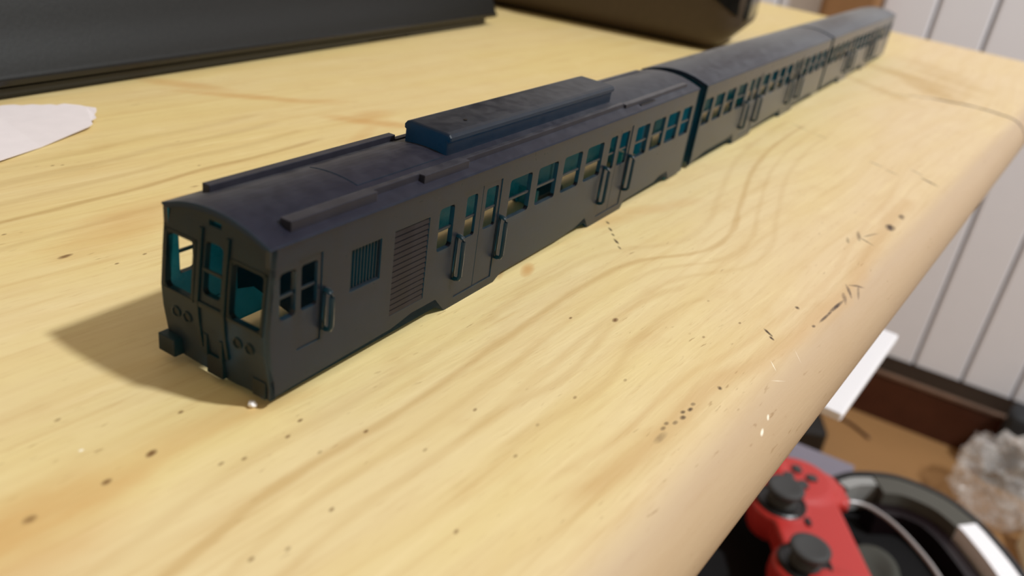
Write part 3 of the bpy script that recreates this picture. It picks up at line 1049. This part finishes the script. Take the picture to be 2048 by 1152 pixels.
for sx in (-1, 1):
    obj('menu_button', slab(sx * 10 - 3.4, sx * 10 + 3.4, 9.2, 12.4, zc + 5, zc + 7.4, 1.4), M['blackplastic'], pad)
    bm = bmesh.new()
    pth = [(sx * 38, 44, zc - 2), (sx * 44, 47.5, zc - 2), (sx * 57, 47.5, zc - 2), (sx * 63, 44, zc - 2)]
    tube(bm, pth, 3.6, 10)
    obj('shoulder_button', bm, M['red'], pad, smooth=True)

# headset lying beside the controller
hs = thing('headset', 'black headset with a grey padded band and a white patch, beside the red controller', 'headset', (0, 0, -306))
out = [(472, -14, 0), (481, -18, 0), (490, -23.5, 0), (502, -36, 0), (511, -50, 0), (514.5, -67.7, 0), (513, -86, 0), (503.6, -104.5, 0), (490.8, -119, 0), (468.5, -138, 0), (440, -156, 0), (410, -168, 0)]
pth = spline(out, 6)


def offs(path, d, dz=0):
    res = []
    for i, p in enumerate(path):
        dd = path[min(i + 1, len(path) - 1)] - path[max(i - 1, 0)]
        dd.normalize()
        res.append(p + Vector((dd.y, -dd.x, 0)) * d + Vector((0, 0, dz)))
    return res


side = 1 if offs(pth, 5)[20].x < pth[20].x else -1
obj('rim', (lambda b: (sweep(b, offs(pth, side * 1.5), [(-1.5, 1), (1.5, 1), (1.5, 26), (-1.5, 26)]), b)[1])(bmesh.new()), M['blackplastic'], hs)


def ringpart(name, i0, i1, d, wd, z0, z1, mat):
    b = bmesh.new()
    sweep(b, offs(pth, side * d)[i0:i1], [(-wd / 2, z0), (wd / 2, z0), (wd / 2 - .6, z1), (-wd / 2 + .6, z1)])
    return obj(name, b, mat, hs)


n = len(pth)
ringpart('grey_patch', 2, 18, 8.5, 9.5, 3, 24.5, M['lightgrey'])
ringpart('band_pad', 17, 44, 13, 19, 3, 25.5, M['padgrey'])
ringpart('white_patch', 43, 57, 13.0, 16.0, 3, 26, M['card'])
ringpart('band_end', 56, n, 13.0, 18.0, 3, 24, M['padgrey'])
ringpart('inner_band', 8, n, 29, 12.0, 1, 17, M['darkgloss'])
wire = spline([(447, -27.5, 22), (456, -32.5, 22), (460.4, -43.9, 22), (454.8, -61.7, 22), (440.6, -80.6, 22), (425.4, -94.9, 22), (400, -112, 22)], 6)
bm = bmesh.new()
tube(bm, [p + Vector((0, 0, 3)) for p in wire], 1.5, 10)
obj('wire_band', bm, M['silver'], hs, smooth=True)
bm = bmesh.new()
lathe(bm, [(26, 0), (31, 4), (32, 12), (28, 17), (20, 18), (15, 13), (3, 12)], 409, -60, 40, .95, .62)
cup = obj('ear_cup', bm, M['olive'], hs, smooth=True)

# added grey-violet strip standing in for the lit stool top
obj('lit_strip', slab(0, 62, 0, 46, 0, 5, 1), M['violet'], loc=(470, -28, -305.8), rotz=.12, tag=('grey-violet strip added as the lit stool top behind the red controller', 'lit_strip'))

# ------------------------------------------------------------------ on the floor by the wall
bag_bm = bmesh.new()
bmesh.ops.create_icosphere(bag_bm, subdivisions=5, radius=1)
for v in bag_bm.verts:
    p = v.co.copy()
    q = p * 1.6
    rdg = 0
    amp = .36
    for k in range(4):
        rdg += amp * (1 - 2.2 * abs(noise.noise(q + Vector((3.1, 7.7, 1.3)) * k)))
        q *= 2.05
        amp *= .52
    f = .62 + .55 * rdg
    v.co = Vector((p.x * 70 * f, p.y * 88 * f, 66 + p.z * 88 * f))
    v.co.z = max(v.co.z, 0.5)
obj('plastic_bag', bag_bm, M['poly'], loc=(1265, -165, -730), tag=('crumpled clear plastic bag on the floor in front of the dark baseboard', 'bag'))
bm = slab(-30, 30, -70, 70, 0, 135, 14)
blackbag = obj('black_pouch', bm, M['black'], bevel=10, seg=3, loc=(1378, -205, -730), tag=('black pouch standing against the baseboard behind the plastic bag', 'pouch'))
car = thing('carton', 'cream carton with a green print on the floor near the plastic bag', 'carton', (1190, -262, -730), .3)
obj('carton_body', slab(-40, 40, -42, 42, 0, 55, 1), M['cream'], car, bevel=1)
obj('green_label', bx(-40.6, -39.9, -20, 20, 8, 26), M['green'], car)
plug = thing('power_adapter', 'black plug-in power adapter with a thin cable on the floor', 'adapter', (1235, 135, -730), .5)
obj('adapter_body', slab(-48, 52, -32, 32, 0, 42, 10), M['blackplastic'], plug, bevel=5)
bm = bmesh.new()
tube(bm, spline([(48, 0, 22), (74, -8, 22), (92, -30, 10), (92, -60, 3), (70, -100, 2.6), (30, -128, 2.6)], 6), 2.6, 8)
obj('cable', bm, M['mahogany'], plug, smooth=True)
